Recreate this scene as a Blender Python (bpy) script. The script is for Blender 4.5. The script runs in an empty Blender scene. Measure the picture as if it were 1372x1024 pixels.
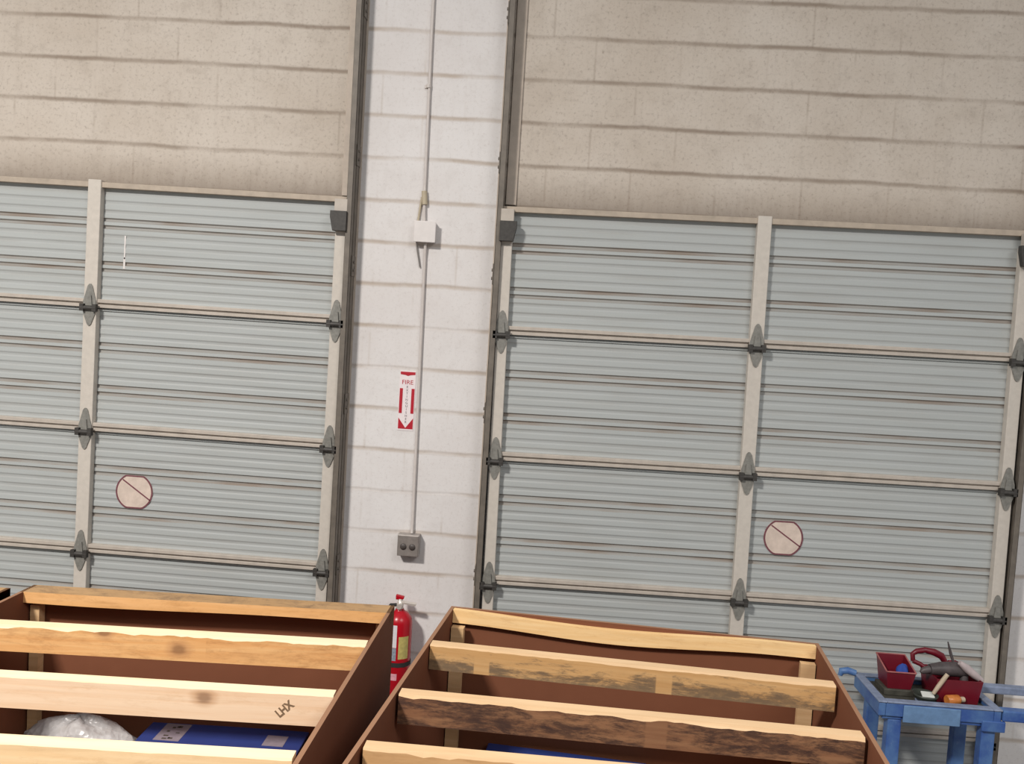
import bpy, math, random
from mathutils import Vector, Matrix
random.seed(7)
C = bpy.context.scene.collection
PI = math.pi
sc = bpy.context.scene

# ------------------------------------------------------------------ materials
def lin(h):
    if isinstance(h, str):
        h = h.lstrip('#'); c = [int(h[i:i+2], 16)/255 for i in (0, 2, 4)]
        return tuple((x/12.92 if x <= .04045 else ((x+.055)/1.055)**2.4) for x in c) + (1,)
    return tuple(h) + (1,)

class NT:
    def __init__(s, name):
        s.m = bpy.data.materials.new(name); s.m.use_nodes = True
        s.t = s.m.node_tree; s.n = s.t.nodes; s.b = s.n['Principled BSDF']
    def node(s, t, **kw):
        n = s.n.new(t)
        for k, v in kw.items():
            setattr(n, k, v)
        return n
    def link(s, a, b): s.t.links.new(a, b)
    def val(s, sock, v):
        if hasattr(v, 'is_linked') or hasattr(v, 'links'): s.link(v, sock)
        else: sock.default_value = v
    def math(s, op, a, b=None, clamp=False):
        n = s.node('ShaderNodeMath', operation=op); n.use_clamp = clamp
        s.val(n.inputs[0], a)
        if b is not None: s.val(n.inputs[1], b)
        return n.outputs[0]
    def coord(s, scale=(1, 1, 1), loc=(0, 0, 0)):
        tc = s.node('ShaderNodeTexCoord'); mp = s.node('ShaderNodeMapping')
        mp.inputs['Scale'].default_value = scale; mp.inputs['Location'].default_value = loc
        s.link(tc.outputs['Object'], mp.inputs['Vector']); return mp.outputs['Vector']
    def sep(s, v):
        n = s.node('ShaderNodeSeparateXYZ'); s.link(v, n.inputs[0]); return n.outputs
    def noise(s, v, scale, detail=4, rough=.6, dist=0):
        n = s.node('ShaderNodeTexNoise'); s.link(v, n.inputs['Vector'])
        n.inputs['Scale'].default_value = scale; n.inputs['Detail'].default_value = detail
        n.inputs['Roughness'].default_value = rough; n.inputs['Distortion'].default_value = dist
        return n.outputs['Fac']
    def ramp(s, f, stops, interp='LINEAR'):
        n = s.node('ShaderNodeValToRGB'); n.color_ramp.interpolation = interp
        e = n.color_ramp.elements
        while len(e) < len(stops): e.new(.5)
        for el, (p, c) in zip(e, stops):
            el.position = p; el.color = c if not isinstance(c, str) else lin(c)
        s.link(f, n.inputs[0]); return n.outputs[0]
    def smooth(s, v, a, b):
        n = s.node('ShaderNodeMapRange', interpolation_type='SMOOTHSTEP')
        s.link(v, n.inputs['Value']); n.inputs['From Min'].default_value = a; n.inputs['From Max'].default_value = b
        return n.outputs['Result']
    def mix(s, f, a, b, mode='MIX'):
        n = s.node('ShaderNodeMix', data_type='RGBA', blend_type=mode)
        s.val(n.inputs[0], f); s.val(n.inputs[6], a); s.val(n.inputs[7], b); return n.outputs[2]
    def bump(s, h, strength=.3, dist=.01):
        n = s.node('ShaderNodeBump'); n.inputs['Strength'].default_value = strength
        n.inputs['Distance'].default_value = dist; s.link(h, n.inputs['Height'])
        s.link(n.outputs['Normal'], s.b.inputs['Normal'])
    def done(s, col, rough=.6, metal=0, spec=None):
        s.val(s.b.inputs['Base Color'], col); s.val(s.b.inputs['Roughness'], rough)
        s.b.inputs['Metallic'].default_value = metal
        if spec is not None: s.b.inputs['Specular IOR Level'].default_value = spec
        return s.m

def simple(name, hexc, rough=.5, metal=0, var=.12, scale=30, spec=None):
    t = NT(name); v = t.coord(); f = t.noise(v, scale, 5)
    c = lin(hexc); d = tuple(x*(1-var) for x in c[:3]) + (1,); u = tuple(min(1, x*(1+var)) for x in c[:3]) + (1,)
    col = t.ramp(f, [(.3, d), (.7, u)])
    return t.done(col, rough, metal, spec)

ZC, CO = 3.2544, .2032          # height of one mortar course on the wall, course height

def block_wall(name, base_a, base_b, joint, jstr, speck, speck_c, dirt=None, bmin=.30):
    t = NT(name); v = t.coord()
    x, y, z = t.sep(v)
    wob = t.noise(v, 2.6, 4, .6)
    zz = t.math('ADD', z, t.math('MULTIPLY', t.math('SUBTRACT', wob, .5), .03))
    q = t.math('DIVIDE', t.math('SUBTRACT', zz, ZC), CO)
    fr = t.math('FRACT', t.math('ADD', q, 100.5))
    dz = t.math('ABSOLUTE', t.math('SUBTRACT', fr, .5))      # 0 at a bed joint
    row = t.math('FLOOR', t.math('ADD', q, 100))
    par = t.math('FRACT', t.math('MULTIPLY', row, .5))       # 0 or .5
    qx = t.math('ADD', t.math('DIVIDE', x, .4064), t.math('ADD', par, .62))
    dx = t.math('ABSOLUTE', t.math('SUBTRACT', t.math('FRACT', t.math('ADD', qx, 100)), .5))
    bed = t.math('SUBTRACT', 1, t.smooth(dz, .01, .085))
    head = t.math('SUBTRACT', 1, t.smooth(dx, .002, .022))
    bed_core = t.math('SUBTRACT', 1, t.smooth(dz, .01, .045))
    patch = t.smooth(t.noise(v, 1.7, 3, .6), .32, .62)
    patch2 = t.smooth(t.noise(t.coord((1, 1, 1), (3, 0, 7)), 3.1, 3, .6), .42, .62)
    big = t.noise(v, 1.1, 5, .65)
    fine = t.noise(v, 60, 6, .75)
    pit = t.noise(t.coord((1, 1, .45), (2, 0, 5)), 85, 3, .8)
    mott = t.noise(v, 9, 5, .75)
    col = t.mix(t.smooth(big, .3, .7), base_a, base_b)
    col = t.mix(t.math('MULTIPLY', t.smooth(mott, .48, .75), speck*.45), col, speck_c)
    col = t.mix(t.math('MULTIPLY', t.smooth(pit, .60, .74), speck*.8), col, speck_c)
    col = t.mix(t.math('MULTIPLY', t.smooth(fine, .50, .72), speck), col, speck_c)
    streak = t.noise(t.coord((14, 1, 1.1)), 2.0, 4, .6)
    col = t.mix(t.math('MULTIPLY', t.smooth(streak, .5, .8), .10), col, speck_c)
    if dirt:
        # grime line rising from the door head, broken up by streaks
        low = t.math('SUBTRACT', 1, t.smooth(t.math('ADD', z, t.math('MULTIPLY', streak, .10)), 3.05, 3.30))
        col = t.mix(t.math('MULTIPLY', low, t.math('ADD', .42, t.math('MULTIPLY', big, .5))), col, dirt)
    m1 = t.math('MULTIPLY', t.math('MULTIPLY', bed, t.math('ADD', bmin, t.math('MULTIPLY', patch, 1-bmin))), jstr)
    col = t.mix(m1, col, joint)
    m2 = t.math('MULTIPLY', t.math('MULTIPLY', head, patch2), jstr*.35)
    col = t.mix(m2, col, joint)
    h = t.math('SUBTRACT', t.math('MULTIPLY', fine, .25), t.math('ADD', bed_core, t.math('MULTIPLY', head, .15)))
    t.bump(h, .22, .004)
    return t.done(col, .85, 0, .25)

M = {}
M['pillar'] = block_wall('white_painted_block', lin('#d9d4d2'), lin('#e2dfde'), lin('#9c8468'), .55, .38, lin('#b3aaa4'), None, .10)
M['lintel'] = block_wall('beige_block', lin('#c0b4a7'), lin('#cdc3b8'), lin('#7d6c5d'), .70, .62, lin('#8c8075'), lin('#746558'))
M['concrete'] = simple('concrete_floor', '#8d8881', .6, 0, .15, 6)

def sheet_mat(name, a, b, dirty, amt):
    t = NT(name); v = t.coord()
    n = t.noise(t.coord((.8, 1, 3)), 2.2, 5, .6)
    f = t.noise(v, 120, 4, .7)
    col = t.mix(n, a, b)
    col = t.mix(t.math('MULTIPLY', t.smooth(f, .5, .8), .12), col, dirty)
    k = t.noise(t.coord((1.3, 1, 14)), 1.6, 4, .6)
    col = t.mix(t.math('MULTIPLY', t.smooth(k, .42, .7), amt), col, dirty)
    return t.done(col, .55, 0, .4)
M['sheet'] = sheet_mat('grey_door_sheet', lin('#aaaead'), lin('#b4b8b7'), lin('#8f8a80'), .10)
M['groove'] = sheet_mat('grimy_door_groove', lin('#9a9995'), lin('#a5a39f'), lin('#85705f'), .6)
M['faint'] = sheet_mat('dusty_door_rib', lin('#a5a8a7'), lin('#adb0af'), lin('#8b857b'), .2)
M['stile'] = simple('cream_door_paint', '#c8c0b6', .5, 0, .06, 40)
M['rail'] = simple('cream_rail_paint', '#b9afa4', .5, 0, .10, 20)
M['dusty_rail'] = simple('dusty_top_rail', '#b0a292', .6, 0, .15, 14)
M['galv'] = simple('galvanised_steel', '#84827c', .5, .15, .2, 60)
M['dark_steel'] = simple('dark_hinge_steel', '#403d3a', .55, .2, .25, 60)
M['track'] = simple('track_steel', '#6f675e', .55, .1, .2, 18)
M['seal'] = simple('pale_seal_strip', '#c2b4a6', .6, 0, .1, 18)
M['rubber'] = simple('black_rubber', '#2a2928', .8, 0, .1, 30)
M['sticker'] = simple('faded_sticker_paper', '#d3c1b4', .6, 0, .13, 22)
M['maroon'] = simple('faded_red_ink', '#74434b', .6, 0, .15, 60)
M['red_ink'] = simple('red_sign_ink', '#b3182c', .45, 0, .05, 60)
M['white_ink'] = simple('white_sign_vinyl', '#eadfe0', .45, 0, .03, 60)
M['grey_ink'] = simple('grey_ink', '#6b6468', .5, 0, .05, 60)
M['white_plastic'] = simple('white_plastic', '#dcd6d3', .5, 0, .04, 30)
M['cond_paint'] = simple('painted_conduit', '#cbc3be', .5, 0, .06, 40)
M['wire'] = simple('grey_wire', '#7d7874', .5, 0, .1, 40)
M['beige_tape'] = simple('beige_coupling', '#b6a991', .6, 0, .1, 60)
M['box_steel'] = simple('grey_box_steel', '#a39c97', .45, .3, .12, 40)
M['cover_steel'] = simple('dull_cover_steel', '#918984', .45, .3, .15, 40)
M['slot'] = simple('dark_receptacle', '#4d4643', .5, 0, .1, 40)
M['ext_red'] = simple('extinguisher_red', '#b00f20', .28, 0, .04, 20)
M['lab_white'] = simple('extinguisher_label', '#dcd8dc', .5, 0, .05, 90)
M['lab_grey'] = simple('label_picture', '#8f98a4', .5, 0, .35, 90)
M['lab_yellow'] = simple('label_yellow', '#bfb06a', .5, 0, .18, 70)
M['lab_pink'] = simple('label_pink', '#d89aa6', .5, 0, .18, 90)
M['chrome'] = simple('bright_valve_metal', '#d8d0c8', .3, .4, .05, 40)

def wood(name, a, b, stain=None, samt=0., lo=.45, hi=.65, knot='#6d4a34', seed=0, bands=None, kpos=(), low=0):
    t = NT(name); v = t.coord((1, 1, 1), (seed*3.1, 0, seed*1.7))
    g = t.noise(t.coord((1.2, 14, 34), (seed*3.1, 0, seed)), 1.6, 5, .6, .6)
    g2 = t.noise(t.coord((.7, 6, 8), (seed, 0, seed*2.2)), 2.1, 4, .6, .4)
    col = t.mix(t.smooth(g, .3, .7), lin(a), lin(b))
    col = t.mix(t.math('MULTIPLY', t.smooth(g2, .5, .75), .35), col, tuple(x*.72 for x in lin(a)[:3]) + (1,))
    if stain:
        s = t.noise(t.coord((4.5, 6, 20), (seed*1.3, seed, 0)), 2.0, 8, .78, .3)
        s2 = t.noise(t.coord((9, 9, 22), (seed*1.3, seed, 0)), 2.2, 5, .7)
        if low:          # stain sits in the lower half of the board's face
            tc = t.node('ShaderNodeTexCoord'); zz = t.sep(tc.outputs['Object'])[2]
            s = t.math('ADD', s, t.math('MULTIPLY', t.math('ADD', t.math('MULTIPLY', zz, -13.2), -.5), low))
        m = t.math('MULTIPLY', t.smooth(s, lo, hi), t.math('ADD', .45, t.math('MULTIPLY', s2, 1.0)), True)
        if bands:
            tc = t.node('ShaderNodeTexCoord'); x = t.sep(tc.outputs['Object'])[0]
            for bx, w in bands:
                d = t.math('ABSOLUTE', t.math('SUBTRACT', x, bx))
                m = t.math('MULTIPLY', m, t.math('ADD', .1, t.math('MULTIPLY', t.smooth(d, w*.8, w), .9)))
        col = t.mix(t.math('MULTIPLY', m, samt), col, lin(stain))
    for kx, kz, kr in kpos:
        tc = t.node('ShaderNodeTexCoord'); x, y, z = t.sep(tc.outputs['Object'])
        dx = t.math('DIVIDE', t.math('SUBTRACT', x, kx), kr*1.5); dz = t.math('DIVIDE', t.math('SUBTRACT', z, kz), kr)
        r = t.math('SQRT', t.math('ADD', t.math('MULTIPLY', dx, dx), t.math('MULTIPLY', dz, dz)))
        r = t.math('ADD', r, t.math('MULTIPLY', t.math('SUBTRACT', g, .5), .9))
        ring = t.math('SUBTRACT', 1, t.smooth(r, .6, 1.3))
        core = t.math('SUBTRACT', 1, t.smooth(r, .25, .75))
        col = t.mix(t.math('MULTIPLY', ring, .5), col, lin('#b5855c'))
        col = t.mix(t.math('MULTIPLY', core, .55), col, lin(knot))
    t.bump(g, .12, .004)
    return t.done(col, .7, 0, .25)
M['pine'] = wood('fresh_pine', '#d9b98f', '#e6caa3', seed=1)
M['pine_top'] = wood('sawn_pine_edge', '#ecd3ab', '#f3dfbc', seed=2)
M['pine_top_aged'] = wood('aged_sawn_edge', '#d8b48a', '#e3c29a', seed=4)
M['post'] = wood('pine_post', '#c6a277', '#d3b288', seed=3)

def card(name, a, b):
    t = NT(name); v = t.coord()
    f = t.noise(v, 9, 5, .65); c = t.noise(t.coord((60, 60, 2)), 2.5, 2)
    col = t.mix(f, lin(a), lin(b))
    t.bump(c, .05, .003)
    return t.done(col, .8, 0, .2)
M['card'] = card('brown_hardboard', '#6f4430', '#7a4d37')
M['card_edge'] = card('cut_hardboard_edge', '#8f6a52', '#9c765c')
M['blue_box'] = simple('dark_blue_card', '#2d3e7c', .35, 0, .08, 12)
M['blue_edge'] = simple('navy_box_edge', '#182347', .4, 0, .08, 12)
M['tape_tan'] = simple('tan_label', '#8b8089', .55, 0, .12, 40)
M['ink_dark'] = simple('dark_print', '#4a4238', .6, 0, .2, 50)
M['stamp'] = simple('faded_stamp_ink', '#7a624a', .7, 0, .15, 70)

def bluecart():
    t = NT('worn_blue_plastic'); v = t.coord()
    f = t.noise(v, 5, 5, .6); g = t.noise(v, 45, 5, .7)
    col = t.mix(t.smooth(f, .35, .65), lin('#2f4f93'), lin('#5579a8'))
    col = t.mix(t.math('MULTIPLY', t.smooth(g, .55, .8), .35), col, lin('#8397b4'))
    return t.done(col, .45, 0, .5)
M['cart'] = bluecart()
M['cart_rim'] = simple('scuffed_grey_rim', '#7f8aa2', .55, 0, .25, 25)
M['cart_label'] = simple('pale_blue_panel', '#6484ab', .5, 0, .15, 30)
M['cart_grime'] = simple('grimy_tray_liner', '#44423a', .7, 0, .35, 30)
M['bin_red'] = simple('dark_red_plastic', '#6a0f20', .4, 0, .12, 14)
M['bin_rim'] = simple('scuffed_red_rim', '#9c5a58', .5, 0, .2, 30)
M['rag'] = simple('blue_cloth', '#274596', .8, 0, .2, 30)
M['tool_dark'] = simple('dark_tool_plastic', '#4a4243', .5, 0, .3, 30)
M['tool_grey'] = simple('pale_grey_plastic', '#b3a5a5', .45, 0, .15, 25)
M['bowl'] = simple('dark_green_metal', '#3d423c', .4, .2, .25, 30)
M['paper'] = simple('white_paper', '#cfd2cd', .6, 0, .06, 30)
M['amber'] = simple('amber_plastic', '#c77a3c', .3, 0, .25, 30)
M['bone'] = simple('bone_plastic', '#b8a690', .5, 0, .15, 30)

def bubble():
    t = NT('clear_bubble_wrap'); v = t.coord()
    vo = t.node('ShaderNodeTexVoronoi'); t.link(v, vo.inputs['Vector']); vo.inputs['Scale'].default_value = 55
    t.bump(vo.outputs['Distance'], .6, .006)
    n = t.noise(v, 14, 4, .6)
    col = t.ramp(n, [(.3, '#b9b4b2'), (.7, '#dedcdc')])
    t.b.inputs['Transmission Weight'].default_value = .25
    return t.done(col, .3, 0, .6)
M['bubble'] = bubble()

# ------------------------------------------------------------------ mesh helpers
class MB:
    def __init__(s): s.v = []; s.f = []; s.mi = []; s.sm = []
    def add(s, vs, fs, m=0, smooth=False):
        o = len(s.v); s.v += [tuple(p) for p in vs]
        for f in fs: s.f.append([i+o for i in f]); s.mi.append(m); s.sm.append(smooth)
    def hexa(s, p, m=0, top=None):
        fs = [(3, 2, 1, 0), (4, 5, 6, 7), (0, 1, 5, 4), (1, 2, 6, 5), (2, 3, 7, 6), (3, 0, 4, 7)]
        o = len(s.v); s.add(p, fs, m)
        if top is not None: s.mi[-5] = top
    def box(s, x0, x1, y0, y1, z0, z1, m=0, top=None):
        s.hexa([(x0, y0, z0), (x1, y0, z0), (x1, y1, z0), (x0, y1, z0), (x0, y0, z1), (x1, y0, z1), (x1, y1, z1), (x0, y1, z1)], m, top)
    def prism(s, pts, y0, y1, m=0):           # polygon in x,z (counter-clockwise seen from -y), extruded in y
        n = len(pts)
        vs = [(x, y0, z) for x, z in pts] + [(x, y1, z) for x, z in pts]
        fs = [tuple(range(n)), tuple(range(2*n-1, n-1, -1))] + [(i, i+n, (i+1) % n+n, (i+1) % n) for i in range(n)]
        s.add(vs, fs, m)
    def tube(s, path, r, n=12, m=0, cap=True):
        P = [Vector(p) for p in path]; R = r if isinstance(r, (list, tuple)) else [r]*len(P)
        d0 = (P[1]-P[0]).normalized(); a = d0.orthogonal().normalized(); vs = []
        for i, p in enumerate(P):
            d = (P[min(i+1, len(P)-1)]-P[max(i-1, 0)]).normalized()
            a = (a - d*a.dot(d)).normalized(); b = d.cross(a)
            for k in range(n):
                t = 2*PI*k/n; vs.append(p + (a*math.cos(t)+b*math.sin(t))*R[i])
        fs = []
        for i in range(len(P)-1):
            for k in range(n):
                fs.append((i*n+k, i*n+(k+1) % n, (i+1)*n+(k+1) % n, (i+1)*n+k))
        o = len(s.f); s.add(vs, fs, m, True)
        if cap: s.add(vs[:n], [tuple(range(n-1, -1, -1))], m); s.add(vs[-n:], [tuple(range(n))], m)
    def lathe(s, prof, c=(0, 0, 0), n=32, m=0, a0=0, a1=2*PI):   # prof: (r, z)
        full = abs(a1-a0-2*PI) < 1e-6; cols = n if full else n+1; vs = []
        for r, z in prof:
            for k in range(cols):
                t = a0+(a1-a0)*k/n; vs.append((c[0]+r*math.cos(t), c[1]+r*math.sin(t), c[2]+z))
        fs = []
        for i in range(len(prof)-1):
            for k in range(n):
                k2 = (k+1) % cols
                fs.append((i*cols+k, i*cols+k2, (i+1)*cols+k2, (i+1)*cols+k))
        s.add(vs, fs, m, True)
    def xform(s, mat): s.v = [tuple(mat @ Vector(p)) for p in s.v]; return s
    def build(s, name, mats, parent=None, bevel=0, seg=2, loc=None):
        me = bpy.data.meshes.new(name); me.from_pydata(s.v, [], s.f); me.validate(); me.update()
        for m in (mats if isinstance(mats, (list, tuple)) else [mats]): me.materials.append(m)
        for p, mi, sm in zip(me.polygons, s.mi, s.sm): p.material_index = mi; p.use_smooth = sm
        o = bpy.data.objects.new(name, me); C.objects.link(o)
        if parent: o.parent = parent
        if loc: o.location = loc
        if bevel:
            b = o.modifiers.new('bevel', 'BEVEL'); b.width = bevel; b.segments = seg; b.limit_method = 'ANGLE'
        return o

def tag(o, label=None, cat=None, group=None, kind=None):
    if label: o['label'] = label
    if cat: o['category'] = cat
    if group: o['group'] = group
    if kind: o['kind'] = kind
    return o
def thing(name, loc, label, cat, group=None, rz=0, kind=None):
    o = bpy.data.objects.new(name, None); C.objects.link(o); o.location = loc; o.rotation_euler = (0, 0, rz)
    o.empty_display_size = .1
    return tag(o, label, cat, group, kind)
def copy_tree(o, parent=None):
    c = o.copy(); C.objects.link(c)
    if parent: c.parent = parent
    for ch in list(o.children): copy_tree(ch, c)
    return c
def text_mesh(name, body, size, mat, parent, mtx, extrude=.0004, spacing=1.0, bold=0):
    cu = bpy.data.curves.new(name, 'FONT'); cu.body = body; cu.size = size; cu.extrude = extrude; cu.offset = bold
    cu.align_x = 'CENTER'; cu.align_y = 'CENTER'; cu.space_character = spacing
    tmp = bpy.data.objects.new(name, cu); C.objects.link(tmp)
    bpy.context.view_layer.update()
    me = bpy.data.meshes.new_from_object(tmp.evaluated_get(bpy.context.evaluated_depsgraph_get()))
    bpy.data.objects.remove(tmp); bpy.data.curves.remove(cu)
    me.transform(mtx); me.materials.clear(); me.materials.append(mat); me.name = name
    o = bpy.data.objects.new(name, me); C.objects.link(o); o.parent = parent
    return o
RX90 = Matrix.Rotation(PI/2, 4, 'X')      # text plane xy -> facing -y, upright

# ------------------------------------------------------------------ setting
XL, XR = -.815, 2.4172                     # door_1 right stile centre, door_2 right stile centre
WH = 5.4
w = MB()
w.box(-.775, -.065, 0, .2, 0, WH, 0)               # pillar between the doors
w.box(-.85, -.775, 0, .2, 0, 2.98, 0); w.box(-.065, .03, 0, .2, 0, 2.98, 0)
w.box(-3.3, -.775, 0, .2, 2.98, WH, 1)             # block over door_1
w.box(-.065, 2.475, 0, .2, 2.98, WH, 1)            # block over door_2
w.box(2.39, 2.475, 0, .2, 0, 2.98, 0); w.box(2.475, 5.2, 0, .2, 0, WH, 0)
w.box(-5.2, -3.3, 0, .2, 0, WH, 0); w.box(-3.3, -3.19, 0, .2, 0, 2.98, 0)
tag(w.build('wall_back', [M['pillar'], M['lintel']]), 'painted concrete block wall behind the two overhead doors', 'wall', kind='structure')
f = MB(); f.box(-5.2, 5.2, -9, .2, -.1, 0)
tag(f.build('floor', M['concrete']), 'grey concrete warehouse floor under the crates', 'floor', kind='structure')

# ------------------------------------------------------------------ overhead doors
HS = .61
def sheet_profile(z0, z1):
    """list of (z, y, slot) down the section: slot of the strip that ends at this point"""
    H = z1-z0
    g = []                                   # (frac centre, half width m, depth, slot)
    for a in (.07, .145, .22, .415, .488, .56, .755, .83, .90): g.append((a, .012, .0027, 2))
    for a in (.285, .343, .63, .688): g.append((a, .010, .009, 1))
    g.sort()
    out = [(z1, 0, 0)]
    for a, hw, d, sl in g:
        c = z1-a*H
        out += [(c+hw, 0, 0), (c+hw*.35, d, sl), (c-hw*.35, d, sl), (c-hw, 0, sl)]
    out.append((z0, 0, 0))
    return out
def make_section(root, half, z0, z1, k):
    """one door section: ribbed sheet with stiles, rails and hinges under it"""
    x0, x1 = -half-.03, half+.03
    s = MB(); pr = sheet_profile(z0, z1); yb = -.042
    for i in range(len(pr)-1):
        (za, ya, _), (zb, yb_, sl) = pr[i], pr[i+1]
        s.add([(x0, yb+ya, za), (x1, yb+ya, za), (x1, yb+yb_, zb), (x0, yb+yb_, zb)], [(3, 2, 1, 0)], sl)
    s.add([(x0, -.024, z0), (x1, -.024, z0), (x1, -.024, z1), (x0, -.024, z1)], [(3, 2, 1, 0)], 0)
    s.add([(x0, yb, z1), (x1, yb, z1), (x1, -.024, z1), (x0, -.024, z1)], [(0, 1, 2, 3)], 0)
    s.add([(x0, yb, z0), (x1, yb, z0), (x1, -.024, z0), (x0, -.024, z0)], [(3, 2, 1, 0)], 0)
    sec = s.build('door_section', [M['sheet'], M['groove'], M['faint']], root)
    # bottom rail with its two lips, top rail thinner
    r = MB()
    r.box(x0, x1, -.068, -.040, z0+.004, z0+.020); r.box(x0, x1, -.060, -.040, z0+.020, z0+.028); r.box(x0, x1, -.072, -.040, z0+.028, z0+.046)
    r.build('bottom_rail', M['rail'], sec, .002)
    if k == 4:
        r = MB(); r.box(x0, x1, -.072, -.024, z1-.022, z1+.004); r.build('top_rail', M['dusty_rail'], sec, .002)
    else:
        r = MB(); r.box(x0, x1, -.050, -.040, z1-.010, z1-.001); r.build('top_rail', M['sheet'], sec)
    for x, hw in ((-half, .0275), (0, .0325), (half, .0275)):
        t = MB(); top = z1-.003 if k < 4 else (z1+.014 if x == 0 else z1-.075)
        t.box(x-hw, x+hw, -.080, -.040, z0+.006, top); t.build('stile', M['stile'], sec, .003)
    if k > 0:
        for x in (-half, 0, half):
            h = MB(); a = .034
            h.prism([(x-a*.95, z0+.008), (x+a*.95, z0+.008), (x+a*.92, z0+.035), (x+a*.35, z0+.108), (x+a*.12, z0+.118), (x-a*.12, z0+.118), (x-a*.35, z0+.108), (x-a*.92, z0+.035)], -.086, -.0805, 0)
            h.prism([(x-a*.95, z0-.012), (x-a*.8, z0-.032), (x-a*.3, z0-.078), (x-a*.1, z0-.086), (x+a*.1, z0-.086), (x+a*.3, z0-.078), (x+a*.8, z0-.032), (x+a*.95, z0-.012)], -.086, -.0805, 0)
            h.prism([(x-.016, z0+.012), (x+.016, z0+.012), (x+.010, z0+.062), (x-.010, z0+.062)], -.094, -.085, 0)
            # rolled knuckles and pin
            h.tube([(x-a*1.15, -.092, z0), (x+a*1.15, -.092, z0)], .0125, 12, 1)
            h.box(x-a*1.2, x-a*.62, -.104, -.080, z0-.016, z0+.020, 1); h.box(x+a*.62, x+a*1.2, -.104, -.080, z0-.016, z0+.020, 1)
            if abs(x) > .5:
                sg = 1 if x > 0 else -1
                h.tube([(x, -.092, z0), (x+sg*.052, -.092, z0)], .006, 10, 1)
            h.build('hinge', [M['galv'], M['dark_steel']], sec)
    return sec
def make_door(name, cx, half, tilt, label):
    root = thing(name, (cx, 0, 1.6), label, 'door', kind='structure')
    root.rotation_euler = (0, tilt, 0)
    for k in range(5):
        z0 = k*HS if k else .03
        make_section(root, half, z0-1.6, (k+1)*HS-1.6, k)
    b = MB(); b.box(-half-.03, half+.03, -.055, -.025, .016-1.6, .032-1.6); b.build('bottom_seal', M['rubber'], root)
    for sg in (-1, 1):
        t = MB(); x = sg*half; z = 3.05-1.6
        t.prism([(x-.030, z-.165), (x+.030, z-.165), (x+.033, z-.07), (x-.033, z-.07)][::1], -.088, -.0805, 0)
        pts = [(x-sg*.046, z-.105), (x+sg*.034, z-.105), (x+sg*.034, z-.07), (x-sg*.046, z-.07)]
        t.prism([(x-.033-.014*(sg > 0), z-.100), (x-.033, z-.165), (x+.033, z-.165), (x+.033+.014*(sg < 0), z-.100), (x+.033+.014*(sg < 0), z-.070), (x-.033-.014*(sg > 0), z-.070)], -.118, -.086, 1)
        t.box(x-.031, x+.031, -.105, -.072, z-.070, z-.012, 0)
        t.tube([(x, -.092, z-.09), (x+sg*.052, -.092, z-.09)], .007, 10, 1)
        t.build('roller_bracket', [M['rail'], M['dark_steel']], root, .002)
    return root
HL, HR = 1.2188, 1.2086
make_door('door_1', XL-HL, HL, .0050, 'grey ribbed overhead door left of the white block pillar')
make_door('door_2', HR, HR, -.0075, 'grey ribbed overhead door right of the white block pillar')

sc_ = MB()
for zz, h_, w_ in ((2.792, .012, .004), (2.735, .045, .0035), (2.670, .028, .005)): sc_.box(-1.889-w_, -1.889+w_, -.0432, -.0422, zz-h_, zz+h_)
_d = bpy.data.objects['door_1']
for ch in _d.children:
    if ch.name.startswith('door_section') and max(v.co.z for v in ch.data.vertices) > 1.4:
        sc_.xform(Matrix.Translation((-(XL-HL), 0, -1.6))); sc_.build('paint_scuff', M['white_plastic'], ch)
        break

# tracks beside the doors: angle on the wall, channel with curled front lip
def make_track(x, sg, label, strip):
    """x: channel edge next to the door; sg +1: channel lies to the right of it"""
    root = thing('door_track', (x, 0, 0), label, 'door track', 'overhead door tracks')
    H = 5.2
    X = lambda a: sg*a
    def bx(m, a, b, y0, y1, z0, z1, k=0): m.box(min(X(a), X(b)), max(X(a), X(b)), y0, y1, z0, z1, k)
    c = MB()
    bx(c, .002, .030, -.104, -.100, 0, H); bx(c, .026, .030, -.104, -.056, 0, H); bx(c, .008, .026, -.060, -.056, 0, H)
    bx(c, .002, .005, -.104, -.094, 0, H)
    c.build('channel', M['track'], root, .0015)
    a = MB(); bx(a, .030, .0335, -.060, -.001, 0, H); a.build('wall_angle', M['track'], root)
    a = MB(); bx(a, .0338, .043, -.004, -.001, 0, H); a.build('wall_flange', M['seal'], root)
    s = MB(); bx(s, -strip, -.002, -.012, -.001, 3.06, H); s.build('seal_strip', M['seal'], root, .002)
    for z in (.45, 1.25, 2.05, 2.72, 3.25, 3.95, 4.6):
        b = MB(); bx(b, .0305, .0375, -.070, -.006, z-.05, z+.05)
        b.tube([(X(.037), -.05, z-.02), (X(.043), -.05, z-.02)], .008, 8); b.tube([(X(.037), -.05, z+.02), (X(.043), -.05, z+.02)], .008, 8)
        b.build('bracket', M['track'], root, .002)
    return root
make_track(XL+.031, 1, 'brown grey steel door track on the left edge of the white pillar', .046)
make_track(-.031, -1, 'dark steel door track on the right edge of the white pillar', .052)
make_track(XR+.031, 1, 'dark steel door track right of the right hand door behind the blue cart', .012)

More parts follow.
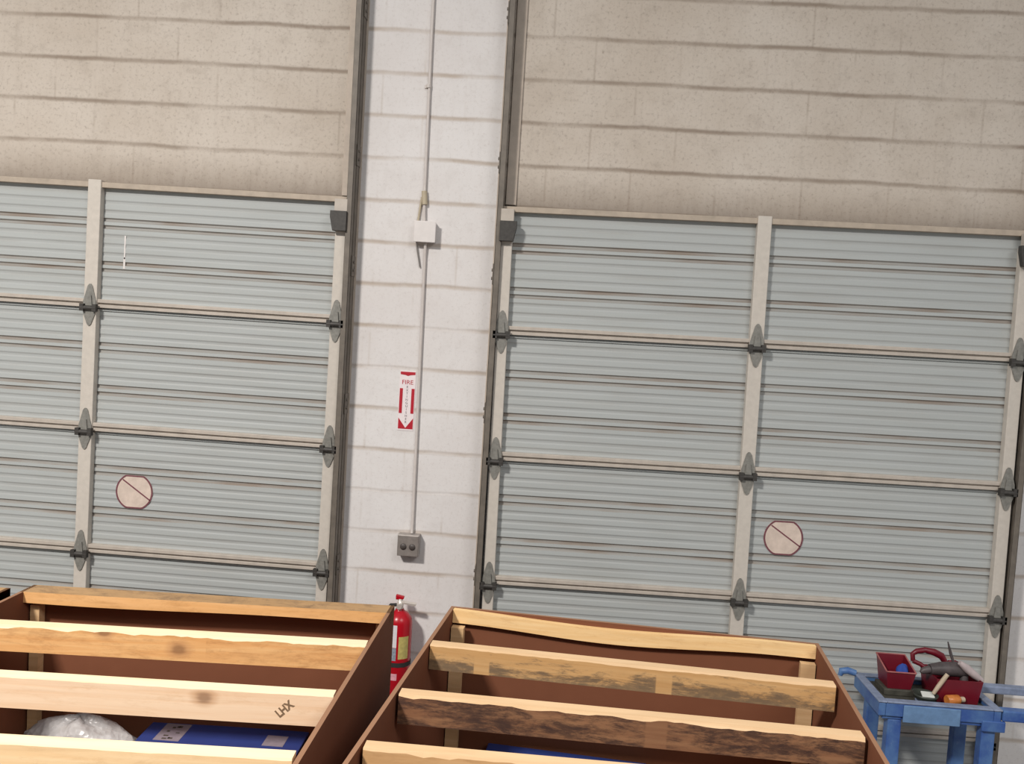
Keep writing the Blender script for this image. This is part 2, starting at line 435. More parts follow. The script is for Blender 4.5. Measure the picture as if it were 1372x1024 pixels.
# round stickers on the doors
def round_sticker(x, z, label, rz):
    root = thing('round_sign', (x, -.0425, z), label, 'sign', 'faded prohibition stickers on the doors')
    R = .094
    d = MB(); n = 48
    pts = [(R*math.cos(2*PI*k/n), max(-.084, min(.082, R*math.sin(2*PI*k/n)))) for k in range(n)]
    d.prism(pts, -.0020, 0); d.build('disc', M['sticker'], root)
    r = MB()
    for k in range(n):
        k2 = (k+1) % n; a, b = pts[k], pts[k2]; q = .918
        r.hexa([(a[0]*q, -.0030, a[1]*q), (b[0]*q, -.0030, b[1]*q), (b[0]*q, -.0019, b[1]*q), (a[0]*q, -.0019, a[1]*q),
                (a[0], -.0030, a[1]), (b[0], -.0030, b[1]), (b[0], -.0019, b[1]), (a[0], -.0019, a[1])])
    r.build('ring', M['maroon'], root)
    s = MB(); a = Vector((-.64*R, 0, .62*R)); b = Vector((.86*R, 0, -.40*R)); u = (b-a).normalized(); nn = Vector((-u.z, 0, u.x))*.0032
    s.hexa([a-nn+Vector((0, -.003, 0)), b-nn+Vector((0, -.003, 0)), b-nn+Vector((0, -.0019, 0)), a-nn+Vector((0, -.0019, 0)),
            a+nn+Vector((0, -.003, 0)), b+nn+Vector((0, -.003, 0)), b+nn+Vector((0, -.0019, 0)), a+nn+Vector((0, -.0019, 0))])
    s.build('slash', M['maroon'], root)
    root.rotation_euler = (0, rz, 0)
    return root
round_sticker(-1.791, 1.540, 'round faded white sticker with red slash on the left door', .0050)
round_sticker(1.408, 1.540, 'round faded white sticker with red slash on the right door', -.0075)

# ------------------------------------------------------------------ pillar fittings
def sign():
    root = thing('fire_sign', (-.4585, 0, 1.932), 'narrow red fire extinguisher sign with white down arrow on the pillar', 'sign')
    W, H = .079, .295
    b = MB(); b.box(-W/2, W/2, -.0025, -.0002, 0, H); b.build('backing', M['white_ink'], root)
    r = MB(); y0, y1 = -.0036, -.0024; i = W/2-.003
    r.prism([(-i, H-.018), (-.012, H-.021), (0, H-.025), (.012, H-.021), (i, H-.018), (i, H-.005), (-i, H-.005)], y0, y1)
    r.build('top_band', M['red_ink'], root)
    for sg in (-1, 1):
        a, c = sorted((sg*i, sg*.0215))
        r = MB(); r.box(a, c, y0, y1, .085, .208); r.build('side_bar', M['red_ink'], root)
    r = MB(); r.prism([(-i, .008), (i, .008), (i, .062), (0, .013), (-i, .062)], y0, y1); r.build('arrow_field', M['red_ink'], root)
    text_mesh('fire_lettering', 'FIRE', .030, M['red_ink'], root, Matrix.Translation((0, -.0030, .238)) @ RX90 @ Matrix.Scale(1.05, 4, (1, 0, 0)))
    text_mesh('extinguisher_lettering', 'E\nX\nT\nI\nN\nG\nU\nI\nS\nH\nE\nR', .0158, M['grey_ink'], root, Matrix.Translation((0, -.0030, .128)) @ RX90)
    return root
sign()

jb = thing('junction_box', (-.408, 0, 2.905), 'white square junction box on the pillar between two conduits', 'electrical box')
b = MB(); b.box(-.050, .050, -.045, 0, -.048, .048); b.build('body', M['white_plastic'], jb, .006)
b = MB(); b.box(-.053, .053, -.052, -.0455, -.051, .051); b.build('cover', M['white_plastic'], jb, .005)
ob = thing('outlet_box', (-.405, 0, 1.371), 'grey metal outlet box low on the pillar above the extinguisher', 'electrical box')
b = MB(); b.box(-.053, .053, -.055, 0, -.053, .053); b.build('body', M['box_steel'], ob, .003)
b = MB(); b.box(-.051, .051, -.060, -.0555, -.051, .051); b.build('cover', M['cover_steel'], ob, .002)
for x in (-.022, .022):
    b = MB(); b.lathe([(.0001, .004), (.015, .004), (.016, 0)], n=20); b.xform(Matrix.Translation((x, -.0600, -.004)) @ RX90)
    b.add([(x-.006, -.0645, .002), (x-.004, -.0645, .002), (x-.004, -.0645, -.008), (x-.006, -.0645, -.008), (x+.004, -.0645, .002), (x+.006, -.0645, .002), (x+.006, -.0645, -.008), (x+.004, -.0645, -.008)], [(0, 3, 2, 1), (4, 7, 6, 5)])
    b.build('receptacle', M['slot'], ob)
cu = thing('conduit', (-.42, 0, 2.953), 'thin conduit running up the pillar from the white junction box', 'conduit', 'pillar conduits')
b = MB(); b.tube([(.002, -.014, 0), (-.004, -.012, .12), (-.012, -.011, .9), (-.016, -.011, 2.3)], .0072, 12); b.build('pipe', M['cond_paint'], cu)
b = MB(); b.tube([(.0, -.014, .085), (-.006, -.013, .15)], .0135, 12); b.build('coupling', M['beige_tape'], cu)
for z in (.65, 1.35):
    b = MB(); b.tube([(-.011-.003*z/1.3, -.011, z-.008), (-.011-.003*z/1.3, -.011, z+.008)], .0125, 12); b.box(-.034, -.012, -.006, 0, z-.008, z+.008); b.build('strap', M['cond_paint'], cu)
cl = thing('conduit', (-.40, 0, 1.426), 'thin conduit between the junction box and the outlet box', 'conduit', 'pillar conduits')
b = MB(); b.tube([(.006, -.020, 0), (.006, -.012, .06), (-.006, -.011, 1.36), (-.006, -.020, 1.425)], .0072, 12); b.build('pipe', M['cond_paint'], cl)
ca = MB(); ca.tube([(-.437, -.006, 3.075), (-.443, -.008, 3.02), (-.449, -.012, 2.955)], .0055, 8)
tag(ca.build('cable', M['beige_tape']), 'short pale cable entering the top left of the junction box', 'cable')
ca = MB(); ca.tube([(-.452, -.012, 2.8568), (-.446, -.012, 2.82), (-.437, -.010, 2.78), (-.428, -.007, 2.735)], .0035, 8)
tag(ca.build('cable', M['wire']), 'loose grey wire end hanging below the junction box', 'cable')

# fire extinguisher
ex = thing('fire_extinguisher', (-.420, -.100, .46), 'red fire extinguisher on the pillar between the two crates', 'fire extinguisher')
R = .064
b = MB(); b.lathe([(.0001, 0), (R-.008, 0), (R, .008), (R, .546), (R-.006, .570), (R-.022, .590), (.026, .600), (.020, .607), (.020, .6118), (.0001, .6118)], n=36)
b.build('cylinder', M['ext_red'], ex)
def band(name, mat, z0, z1, a0, a1, r=R+.0006):
    m = MB(); m.lathe([(r, z0), (r, z1)], n=14, a0=math.radians(a0), a1=math.radians(a1)); return m.build(name, mat, ex)
band('instruction_label', M['lab_white'], .436, .546, 205, 272)
band('picture_label', M['lab_grey'], .372, .434, 205, 272)
band('class_label', M['lab_yellow'], .380, .490, 281, 328)
band('warning_label', M['lab_pink'], .275, .308, 232, 280)
band('strap', M['rubber'], .340, .362, 0, 359.9, R+.003)
b = MB(); b.lathe([(.017, .612), (.017, .635), (.012, .640), (.012, .660), (.0001, .660)], n=20); b.build('valve', M['chrome'], ex)
b = MB(); b.tube([(0, -.016, .628), (0, -.034, .628)], .013, 16); b.build('gauge', M['chrome'], ex)
b = MB(); b.hexa([(-.012, -.010, .640), (.075, -.010, .628), (.075, .010, .628), (-.012, .010, .640), (-.012, -.010, .650), (.080, -.010, .642), (.080, .010, .642), (-.012, .010, .650)]); b.build('carry_handle', M['chrome'], ex, .002)
b = MB(); b.hexa([(-.022, -.011, .655), (.016, -.011, .658), (.016, .011, .658), (-.022, .011, .655), (-.022, -.011, .680), (.020, -.011, .672), (.020, .011, .672), (-.022, .011, .680)]); b.build('squeeze_lever', M['ext_red'], ex, .004)
b = MB(); b.tube([(-.012, 0, .628), (-.045, 0, .625), (-.070, 0, .590), (-.078, -.005, .50), (-.078, -.008, .25), (-.076, -.008, .16)], .0085, 10); b.build('hose', M['rubber'], ex)
b = MB(); b.box(-.03, .03, R+.001, .0995, .22, .50); b.build('wall_bracket', M['galv'], ex, .002)

# ------------------------------------------------------------------ crates
TH = .012
CH = 1.5
def make_crate(O, ax, ay, wid, dep, label, group, boards, rail, posts):
    """O back-left top corner on the floor plan, ax / ay headings of the back edge and of the left side (degrees)"""
    root = thing('crate', (O[0], O[1], 0), label, 'crate', group)
    X = Vector((math.cos(math.radians(ax)), math.sin(math.radians(ax)), 0)); Y = Vector((math.cos(math.radians(ay)), math.sin(math.radians(ay)), 0))
    P = lambda u, v, z: X*u+Y*v+Vector((0, 0, z))
    def skew(m, u0, u1, v0, v1, z0, z1, k=0, top=None):
        m.hexa([P(u0, v1, z0), P(u1, v1, z0), P(u1, v0, z0), P(u0, v0, z0), P(u0, v1, z1), P(u1, v1, z1), P(u1, v0, z1), P(u0, v0, z1)], k, top)
    cm = [M['card'], M['card_edge']]
    for nm, a in (('side_panel', (0, TH, 0, dep)), ('side_panel', (wid-TH, wid, 0, dep)), ('back_panel', (TH, wid-TH, 0, TH)), ('front_panel', (TH, wid-TH, dep-TH, dep))):
        m = MB(); zt = CH if nm != 'back_panel' or rail['kind'] == 'wane' else CH-rail['h']-.001
        skew(m, *a, .10, zt, 0, 1); m.build(nm, cm, root)
    m = MB(); skew(m, TH, wid-TH, TH, dep-TH, .955, .98); m.build('deck', M['card'], root)
    for v in (.05, dep/2, dep-.05):
        m = MB(); skew(m, .0, wid, v-.045, v+.045, .0, .10); m.build('skid', M['post'], root)
    for (u0, u1, v0, v1) in posts:
        m = MB(); skew(m, u0, u1, v0, v1, .9802, CH-.052); m.build('corner_post', M['post'], root)
    # back rail
    m = MB(); n = 28
    for i in range(n):
        ua, ub = [rail['u0']+(rail['u1']-rail['u0'])*j/n for j in (i, i+1)]
        za, zb = [CH-rail['top'](j/n) for j in (i, i+1)]; ya, yb = [CH-rail['bot'](j/n) for j in (i, i+1)]
        v0, v1 = rail['v0'], rail['v1']
        o = len(m.v)
        vs = []
        for u, zt, zb_, t in ((ua, za, ya, i/n), (ub, zb, yb, (i+1)/n)):
            w_ = rail.get('wane', lambda t: 0)(t)
            vs += [P(u, v1, zb_), P(u, v0, zb_), P(u, v0, zt+w_), P(u, v1, zt)]
        fs = [((0, 4, 7, 3), 0), ((3, 7, 6, 2), 1), ((2, 6, 5, 1), 0), ((1, 5, 4, 0), 0)]
        if i == 0: fs.append(((0, 3, 2, 1), 0))
        if i == n-1: fs.append(((4, 5, 6, 7), 0))
        m.v += [tuple(p) for p in vs]
        for fc, k in fs: m.f.append([o+q for q in fc]); m.mi.append(k); m.sm.append(False)
    m.build('back_rail', rail['mats'], root)
    # cross boards, each an own mesh with its own local axis along x
    objs = []
    for bd in boards:
        a = Vector((bd['a'][0], bd['a'][1], 0)); b = Vector((bd['b'][0], bd['b'][1], 0)); L = (b-a).length
        hd = math.atan2(b.y-a.y, b.x-a.x); th = bd.get('t', .039); h = bd.get('h', .076)
        m = MB(); n = 60; rnd = random.Random(bd['seed'])
        wv = [0]
        for i in range(n): wv.append(max(-.0045, min(.0045, wv[-1]*.85+rnd.uniform(-.0022, .0022))))
        rag = bd.get('rag', 1)
        for i in range(n):
            xa, xb = L*i/n, L*(i+1)/n; ea, eb = .004+rag*abs(wv[i])*1.4, .004+rag*abs(wv[i+1])*1.4
            o = len(m.v)
            for x, e in ((xa, ea), (xb, eb)):
                m.v += [(x, 0, -h), (x, 0, 0), (x, -th+e*.4, 0), (x, -th, -e), (x, -th, -h)]
            for fc, k in (((0, 1, 6, 5), 0), ((1, 2, 7, 6), 1), ((2, 3, 8, 7), 1), ((3, 4, 9, 8), 0), ((4, 0, 5, 9), 0)):
                m.f.append([o+q for q in fc][::-1]); m.mi.append(k); m.sm.append(False)
            if i == 0: m.f.append([o+q for q in (0, 1, 2, 3, 4)]); m.mi.append(0); m.sm.append(False)
            if i == n-1: m.f.append([o+5+q for q in (4, 3, 2, 1, 0)]); m.mi.append(0); m.sm.append(False)
        ob_ = m.build('cross_board', bd['mats'], root)
        ob_.location = (a.x-O[0], a.y-O[1], CH); ob_.rotation_euler = (0, 0, hd)
        objs.append(ob_)
    return root, objs

# right crate
wr2 = wood('weathered_board', '#c0935f', '#cfa673', '#5f5245', .85, .42, .62, seed=5, low=.34, bands=[(.16, .026), (.70, .026)])
wr3 = wood('dark_weathered_board', '#80583f', '#946c4e', '#3c2b27', .92, .38, .60, seed=8, bands=[(.665, .03)])
wr4 = wood('tan_board', '#c89c6c', '#d3aa7c', '#a27850', .5, .45, .7, seed=11, bands=[(.21, .02)])
wl1 = wood('tan_rail', '#dca76c', '#e6b47c', '#a97746', .5, .45, .7, seed=13)
wl1t = wood('grey_brown_rail_top', '#a8865f', '#b39068', '#77604a', .7, .45, .65, seed=14)
wl2 = wood('knotty_tan_board', '#d8a066', '#e6b880', '#a06e44', .55, .42, .68, seed=17, bands=[(.687, .017)], kpos=[(.622, -.045, .026), (.40, -.008, .022)])
wl3 = wood('clean_knotty_board', '#e6c4a2', '#ecd0b2', '#c59a6c', .4, .5, .75, seed=21, kpos=[(.835, -.028, .024)])
wl4 = wood('clean_front_board', '#ecc898', '#f2d4a8', '#bd9262', .35, .5, .75, seed=23)
wrr = wood('pale_wany_rail', '#e8be84', '#f2cf9a', '#b98a58', .45, .5, .72, seed=26)

CR = (-.045, -1.340)
crate_r, boards_r = make_crate(CR, -4.65, -95.2, 1.222, 1.24,
    'brown crate in the centre with dark weathered boards across its top', 'open topped wooden crates',
    [dict(a=(-.062, -1.684), b=(1.120, -1.764), seed=1, mats=[wr2, M['pine_top_aged']], rag=.6),
     dict(a=(-.092, -2.056), b=(1.088, -2.093), seed=2, mats=[wr3, M['pine_top_aged']], t=.042, h=.078, rag=1.1),
     dict(a=(-.120, -2.362), b=(1.060, -2.372), seed=3, mats=[wr4, M['pine_top_aged']], rag=1.3)],
    dict(kind='wane', u0=.013, u1=1.209, v0=.0125, v1=.034, h=.05,
         top=lambda t: .001+.016*math.sin(PI*min(1, t*1.15))**1.5*(1 if t < .87 else .6), bot=lambda t: .046+.020*math.sin(PI*min(1, t*1.1))**2-.004*t,
         wane=lambda t: 0, mats=[wrr, wrr]),
    [(.016, .058, .036, .066), (1.160, 1.206, .036, .062)])
CL = (-1.455, -1.452)
left_boards = [dict(a=(-1.425, -1.796), b=(-.252, -1.728), seed=4, mats=[wl2, M['pine_top']], t=.042, h=.080, rag=1.2),
     dict(a=(-1.420, -2.157), b=(-.256, -2.102), seed=5, mats=[wl3, M['pine_top']], t=.036, h=.084, rag=.25),
     dict(a=(-1.415, -2.500), b=(-.262, -2.438), seed=6, mats=[wl4, M['pine_top']], t=.039, rag=.3)]
left_rail = dict(kind='flat', u0=.0, u1=1.222, v0=.0, v1=.080, h=.036, top=lambda t: 0, bot=lambda t: .036+.003*math.sin(7*t), mats=[wl1, wl1t])
left_posts = [(.020, .050, .018, .052), (1.172, 1.200, .018, .050)]
crate_l, boards_l = make_crate(CL, 3.2, -90.3, 1.222, 1.24,
    'brown crate at the left with pale knotty boards, holding bubble wrap', 'open topped wooden crates',
    left_boards, left_rail, left_posts)
text_mesh('stamp', 'LHX', .030, M['stamp'], boards_l[1], Matrix.Translation((1.042, -.0366, -.043)) @ RX90 @ Matrix.Rotation(math.radians(43), 4, 'Z') @ Matrix.Scale(.85, 4, (1, 0, 0)), .0003, 1.0, .0009)
# third crate: same build, only its back right corner reaches into the frame
crate_f = copy_tree(crate_l)
crate_f.location = (-1.505-1.222*math.cos(math.radians(3.2)), -1.489-1.222*math.sin(math.radians(3.2))-.002, 0)
crate_f['label'] = 'brown crate cut off by the left edge, only its rail corner showing'
crate_f.rotation_euler = (0, 0, math.radians(-.6))
for ch in crate_f.children:
    for g in list(ch.children): bpy.data.objects.remove(g)     # only the middle crate carries a stamp

# contents
def blue_box(loc, rz, label, L, D, H, marks):
    root = thing('flat_box', loc, label, 'box', 'blue boxes in the crates', rz)
    b = MB(); b.box(0, L, -D, 0, 0, H-.004, 1); b.build('tray', [M['blue_box'], M['blue_edge']], root, .003)
    b = MB(); b.box(-.003, L+.003, -D-.003, .003, H-.0038, H+.004); b.build('lid', M['blue_box'], root, .004)
    for (x0, x1, y0, y1, mk) in marks:
        b = MB(); b.box(x0, x1, y0, y1, H+.0041, H+.0048, 0)
        if mk:
            rn = random.Random(3)
            for i in range(9):
                x = x0+.008+rn.random()*(x1-x0-.03); y = y0+.006+rn.random()*(y1-y0-.02)
                b.box(x, x+rn.uniform(.006, .016), y, y+rn.uniform(.004, .012), H+.0047, H+.0053, 1)
        b.build('label_patch', [M['tape_tan'], M['ink_dark']], root)
    return root
blue_box((-1.030, -1.430, .982), math.radians(1.2), 'dark blue flat box with two tan patches, beside the bubble wrap', .530, .150, .066,
         [(.050, .135, -.132, -.012, 1), (.405, .475, -.118, -.045, 0)])
blue_box((.115, -1.385, .982), math.radians(-5.8), 'dark blue flat box low in the crate with dark boards', .530, .150, .064, [])
bw = MB(); rn = random.Random(5)
prof = []
nu, nv = 28, 14
vs = []
for j in range(nv+1):
    ph = PI/2*j/nv
    for i in range(nu):
        a = 2*PI*i/nu
        r = math.cos(ph); k = 1+.10*math.sin(3*a+j*.6)+.06*math.sin(7*a-j)+rn.uniform(-.03, .03)
        vs.append((.185*r*k*math.cos(a), .095*r*k*math.sin(a), .115*math.sin(ph)**.8*(1+.08*math.sin(4*a+1)+rn.uniform(-.04, .04))))
fs = [(j*nu+i, j*nu+(i+1) % nu, (j+1)*nu+(i+1) % nu, (j+1)*nu+i) for j in range(nv) for i in range(nu)] + [tuple(range(nu-1, -1, -1))]
bw.add(vs, fs, 0, True)
o = bw.build('bubble_wrap', M['bubble']); o.location = (-1.232, -1.540, .9805)
tag(o, 'crumpled heap of bubble wrap left of the blue box in the crate', 'bubble wrap')

# ------------------------------------------------------------------ blue cart and its load
ct = thing('utility_cart', (1.725, -.565, 0), 'blue plastic utility cart loaded with red bins by the right door', 'cart')
TW, TD, TZ = .500, .315, .98
b = MB()                                                  # tray: floor, walls with open top
b.box(.02, TW, .01, TD-.01, TZ-.078, TZ-.062)
b.box(0, .03, 0, TD, TZ-.062, TZ-.004); b.box(TW-.02, TW+.01, .0, TD, TZ-.062, TZ-.004)
b.box(.03, TW-.02, 0, .03, TZ-.062, TZ-.004); b.box(.03, TW-.02, TD-.03, TD, TZ-.062, TZ-.004)
b.build('tray', M['cart'], ct, .004)
b = MB(); b.box(.031, TW-.021, .031, TD-.031, TZ-.0619, TZ-.020); b.build('tray_liner', M['cart_grime'], ct)
b = MB(); b.box(-.004, .034, -.004, TD+.004, TZ-.0039, TZ+.004); b.box(TW-.024, TW+.014, -.004, TD+.004, TZ-.0039, TZ+.004)
b.box(.0341, TW-.0241, -.004, .034, TZ-.0039, TZ+.004); b.box(.0341, TW-.0241, TD-.034, TD+.004, TZ-.0039, TZ+.004)
b.build('rim', M['cart_rim'], ct, .003)
b = MB(); b.box(.102, .340, -.006, -.0001, TZ-.082, TZ-.008); b.build('front_panel', M['cart_label'], ct, .004)
# handle loop at the right end
b = MB(); b.box(TW+.0145, TW+.30, -.004, .045, TZ-.046, TZ+.002); b.build('handle_side', M['cart'], ct, .006)
b = MB(); b.box(TW+.0145, TW+.30, TD-.040, TD+.004, TZ-.034, TZ+.002); b.build('handle_side', M['cart_rim'], ct, .006)
b = MB(); b.tube([(TW+.285, .0455, TZ-.02), (TW+.285, TD-.0405, TZ-.02)], .020, 16); b.build('handle_grip', M['cart'], ct)
b = MB(); b.tube([(.0, TD-.012, TZ+.004), (-.035, TD-.008, TZ+.012), (-.062, TD-.004, TZ+.006), (-.066, TD-.004, TZ-.014)], [.014, .016, .016, .010], 12); b.build('corner_knob', M['cart'], ct)
lt = []
for x, y in ((.047, .012), (.440, .012), (.047, TD-.060), (.440, TD-.060)):
    b = MB(); b.box(x, x+.058, y, y+.048, .10, TZ-.0785)
    l = b.build('leg', M['cart'], ct, .005)
    c = MB(); c.lathe([(.0001, -.012), (.040, -.012), (.042, -.008), (.042, .008), (.040, .012), (.0001, .012)], n=24)
    c.xform(Matrix.Translation((x+.029, y+.024, .0425)) @ Matrix.Rotation(PI/2, 4, 'X'))
    c.box(x+.008, x+.050, y+.008, y+.040, .0855, .0995, 1); c.build('caster', [M['rubber'], M['galv']], l)
b = MB(); b.box(.432, .530, -.004, .011, TZ-.095, TZ-.047); b.build('leg_bracket', M['cart'], ct, .005)
b = MB(); b.box(.02, TW, .0, TD, .26, .276); b.box(.02, TW, .0, .02, .2765, .32); b.box(.02, TW, TD-.02, TD, .2765, .32); b.build('lower_shelf', M['cart'], ct, .004)

TF = TZ-.0198                                             # tray floor level
def at(x, y): return (1.725+x, -.565+y, TF)
# grey base box and red bin
cb = MB(); cb.box(-.065, .065, -.06, .06, 0, .028)
o = cb.build('tray_box', M['cart_grime'], None, .004); o.location = at(.130, .185); tag(o, 'dark grimy low box under the open red parts bin', 'box')
pb = thing('parts_bin', (at(.130, .185)[0], at(.130, .185)[1], TF+.029), 'open dark red parts bin at the left end of the blue cart', 'bin')
b = MB()
def frustum(m, x0, x1, y0, y1, z0, z1, fl, wt, k=0, front=None):
    """open tapered tub with wall thickness; front: lower front wall height"""
    zf = front or z1
    o_ = [(x0, y0, z0), (x1, y0, z0), (x1, y1, z0), (x0, y1, z0), (x0-fl, y0-fl, zf), (x1+fl, y0-fl, zf), (x1+fl, y1+fl, z1), (x0-fl, y1+fl, z1)]
    i_ = [(x0+wt, y0+wt, z0+wt), (x1-wt, y0+wt, z0+wt), (x1-wt, y1-wt, z0+wt), (x0+wt, y1-wt, z0+wt), (x0-fl+wt, y0-fl+wt, zf), (x1+fl-wt, y0-fl+wt, zf), (x1+fl-wt, y1+fl-wt, z1), (x0-fl+wt, y1+fl-wt, z1)]
    m.add(o_+i_, [(3, 2, 1, 0), (0, 1, 5, 4), (1, 2, 6, 5), (2, 3, 7, 6), (3, 0, 4, 7), (8, 9, 10, 11), (12, 13, 9, 8), (13, 14, 10, 9), (14, 15, 11, 10), (15, 12, 8, 11),
                  (4, 5, 13, 12), (5, 6, 14, 13), (6, 7, 15, 14), (7, 4, 12, 15)], k)
frustum(b, -.048, .052, -.050, .062, 0, .112, .013, .004, 0, .078)
b.build('tub', M['bin_red'], pb)
b = MB()
for p, q in (((-.061, -.063, .078), (.065, -.063, .078)), ((-.061, -.063, .078), (-.061, .075, .112)), ((.065, -.063, .078), (.065, .075, .112)), ((-.061, .075, .112), (.065, .075, .112))):
    b.tube([p, q], .0035, 8)
b.build('rim', M['bin_rim'], pb)
def lump(name, mat, loc, sx, sy, sz, seed, label, cat, rz=0):
    m = MB(); rn = random.Random(seed); nu, nv = 18, 10; vs = []
    ph1, ph2 = rn.random()*6, rn.random()*6
    for j in range(nv+1):
        p = PI*j/nv
        for i in range(nu):
            a = 2*PI*i/nu; k = 1+.14*math.sin(3*a+ph1+2*p)+.09*math.sin(5*a+ph2-3*p)
            vs.append((sx*math.sin(p)*k*math.cos(a), sy*math.sin(p)*k*math.sin(a), sz*(1-math.cos(p))*(1+.06*math.sin(4*a+ph1)*math.sin(p))))
    m.add(vs, [(j*nu+i, (j+1)*nu+i, (j+1)*nu+(i+1) % nu, j*nu+(i+1) % nu)[::-1] for j in range(nv) for i in range(nu)], 0, True)
    o = m.build(name, mat); o.location = loc; o.rotation_euler = (0, 0, rz); return tag(o, label, cat)
lump('rag', M['rag'], (pb.location.x+.030, pb.location.y-.005, pb.location.z+.0045), .026, .028, .047, 4, 'crumpled blue rag inside the open red parts bin', 'rag')
# red tool tote with arched handle
tt = thing('tool_tote', (1.725+.365, -.565+.165, TF), 'dark red tool tote with arched handle on the blue cart', 'tote')
b = MB(); frustum(b, -.085, .088, -.070, .085, 0, .105, .012, .005); b.build('tub', M['bin_red'], tt)
b = MB(); b.tube([(-.135, .085, .120), (-.138, .09, .150), (-.120, .09, .164), (-.085, .09, .172), (-.045, .088, .166), (-.012, .085, .152), (.006, .08, .125)], [.010, .011, .012, .013, .016, .016, .012], 12)
b.tube([(-.135, .085, .120), (-.105, .078, .110), (-.085, .070, .098)], .010, 10); b.tube([(.006, .08, .125), (.006, .08, .104)], .011, 10)
b.build('handle', M['bin_red'], tt)
b = MB(); b.tube([(.02, .085, .130), (.050, .085, .132), (.078, .08, .122), (.096, .07, .102)], .006, 10); b.tube([(.02, .085, .130), (.0, .085, .106)], .006, 8); b.build('side_bail', M['bin_red'], tt)
# drill lying in the tote
dr = thing('power_drill', (1.725+.380, -.565+.150, TF+.006), 'dark hand drill lying across the red tool tote', 'power tool')
b = MB(); b.tube([(-.120, -.005, .118), (-.070, 0, .122), (.0, 0, .125), (.045, .005, .118)], [.022, .030, .032, .024], 16); b.build('housing', M['tool_dark'], dr)
b = MB(); b.tube([(.030, -.005, .10), (.026, -.02, .045), (.024, -.022, .01)], [.018, .016, .018], 12); b.build('grip', M['tool_dark'], dr)
b = MB(); b.tube([(-.120, -.005, .118), (-.150, -.008, .110), (-.160, -.01, .104)], [.018, .014, .006], 12); b.build('chuck', M['tool_dark'], dr)
b = MB(); b.tube([(-.010, .02, .150), (-.020, .03, .185), (-.036, .03, .235)], [.006, .007, .003], 8); tag(b.build('cable_tip', M['tool_dark'], dr), 'stiff dark cable sticking up')
nz = MB(); nz.tube([(-.050, 0, .040), (-.020, 0, .018), (.020, 0, -.012), (.050, 0, -.032)], [.010, .018, .017, .012], 14)
o = nz.build('nozzle', M['tool_grey']); o.location = (1.725+.425, -.565+.122, TF+.132); tag(o, 'pale grey plastic nozzle on the right side of the red tote', 'nozzle')
bn = MB(); bn.tube([(-.028, 0, -.050), (.0, 0, 0), (.025, 0, .040)], [.008, .010, .009], 10)
o = bn.build('wooden_stick', M['bone']); o.location = (1.725+.285, -.565+.082, TF+.090); tag(o, 'pale bone coloured stick leaning on the red tool tote', 'stick')
# dark dish with folded paper, amber bottle
ds = MB(); ds.lathe([(.0001, 0), (.034, 0), (.050, .020), (.054, .030), (.050, .030), (.032, .004), (.0001, .004)], n=32)
o = ds.build('dish', M['bowl']); o.location = (1.725+.226, -.565+.088, TF+.006); tag(o, 'shallow dark green dish in front of the red bin', 'dish')
rg = MB(); rg.lathe([(.0001, 0), (.036, 0), (.040, .003), (.036, .0059), (.0001, .0059)], n=24)
o = rg.build('coaster', M['cart_rim']); o.location = (1.725+.226, -.565+.088, TF); tag(o, 'pale round plate under the dark green dish', 'plate')
pp = MB(); pp.hexa([(-.026, -.016, .012), (.026, -.020, .012), (.028, .014, .022), (-.022, .018, .022), (-.026, -.016, .018), (.026, -.020, .018), (.028, .014, .028), (-.022, .018, .028)])
o = pp.build('folded_paper', M['paper'], None, .002); o.location = (1.725+.234, -.565+.088, TF+.012); tag(o, 'folded white paper lying in the dark green dish', 'paper')
bt = thing('bottle', (1.725+.342, -.565+.0735, TF+.0225), 'small amber bottle lying at the front of the blue cart', 'bottle', rz=math.radians(16))
b = MB(); b.tube([(-.036, 0, 0), (-.033, 0, 0), (.020, 0, 0), (.030, 0, 0)], [.018, .022, .022, .012], 18); b.build('body', M['amber'], bt)
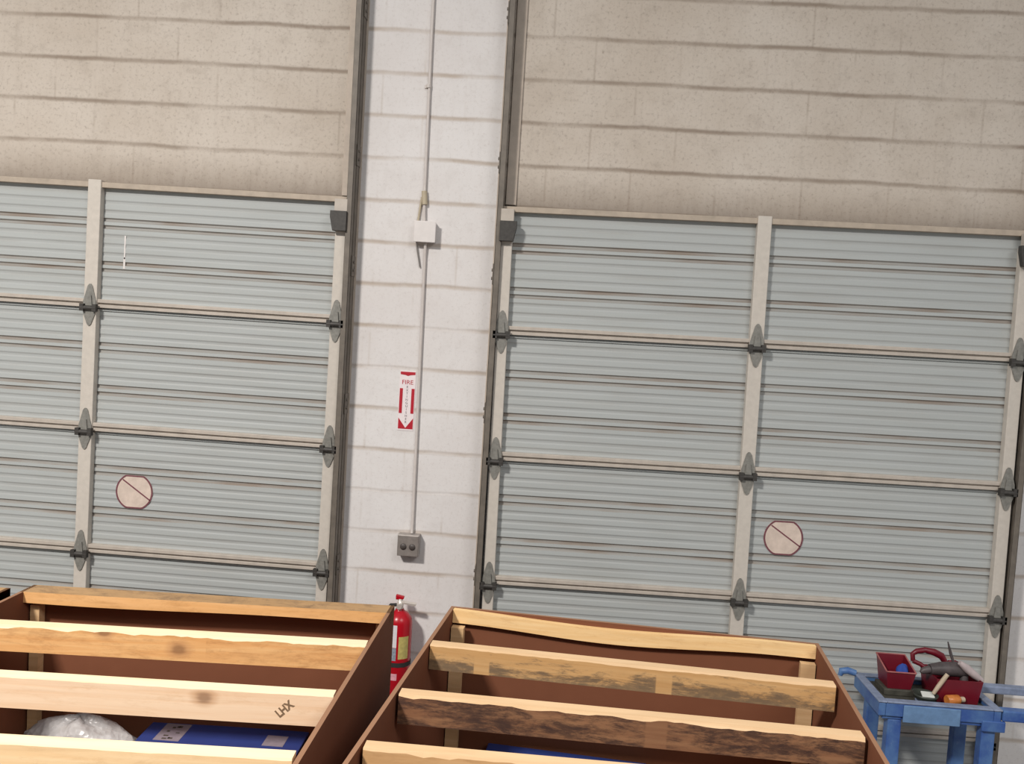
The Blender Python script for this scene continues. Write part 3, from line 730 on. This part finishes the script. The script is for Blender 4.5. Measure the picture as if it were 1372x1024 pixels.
b = MB(); b.tube([(.0305, 0, 0), (.050, 0, 0)], [.012, .012], 14); b.build('cap', M['bone'], bt)

# ------------------------------------------------------------------ light
wd = bpy.data.worlds.new('warehouse_daylight'); sc.world = wd; wd.use_nodes = True
bg = wd.node_tree.nodes['Background']; bg.inputs['Color'].default_value = (.93, .97, 1.0, 1); bg.inputs['Strength'].default_value = .36
def area(name, loc, tgt, size, power, col, sy=None):
    l = bpy.data.lights.new(name, 'AREA'); l.energy = power; l.color = col; l.size = size
    if sy: l.shape = 'RECTANGLE'; l.size_y = sy
    o = bpy.data.objects.new(name, l); C.objects.link(o); o.location = loc
    o.rotation_euler = (Vector(tgt)-Vector(loc)).to_track_quat('-Z', 'Y').to_euler(); return o
area('overhead_light', (-2.9, -5.6, 5.9), (-2.9, -5.6, 0), .7, 760, (1, .95, .89))  # main high bay lamp, upper left behind the camera
area('overhead_light', (3.6, -6.4, 6.2), (3.6, -6.4, 0), 2.6, 270, (1, .97, .94))  # added soft fill with no known fixture, lifts the right side

# ------------------------------------------------------------------ camera
q_f, q_p, yaw, pitch, roll = 1190.17, (.2536, -4.3344, 2.4602), .0460, .0588, .0612
cam = bpy.data.cameras.new('camera'); co = bpy.data.objects.new('camera', cam); C.objects.link(co)
cam.sensor_width = 36; cam.lens = q_f/1372*36; cam.clip_start = .05
fw = Vector((-math.sin(yaw)*math.cos(pitch), math.cos(yaw)*math.cos(pitch), -math.sin(pitch)))
rt = Vector((math.cos(yaw), math.sin(yaw), 0)); up = rt.cross(fw)
c, s = math.cos(roll), math.sin(roll)
r2 = rt*c+up*s; u2 = up*c-rt*s
co.matrix_world = Matrix(((r2.x, u2.x, -fw.x, q_p[0]), (r2.y, u2.y, -fw.y, q_p[1]), (r2.z, u2.z, -fw.z, q_p[2]), (0, 0, 0, 1)))
sc.camera = co
sc.view_settings.view_transform = 'Standard'; sc.view_settings.look = 'None'
sc.view_settings.exposure = -.08; sc.view_settings.gamma = 1; sc.view_settings.use_curve_mapping = False
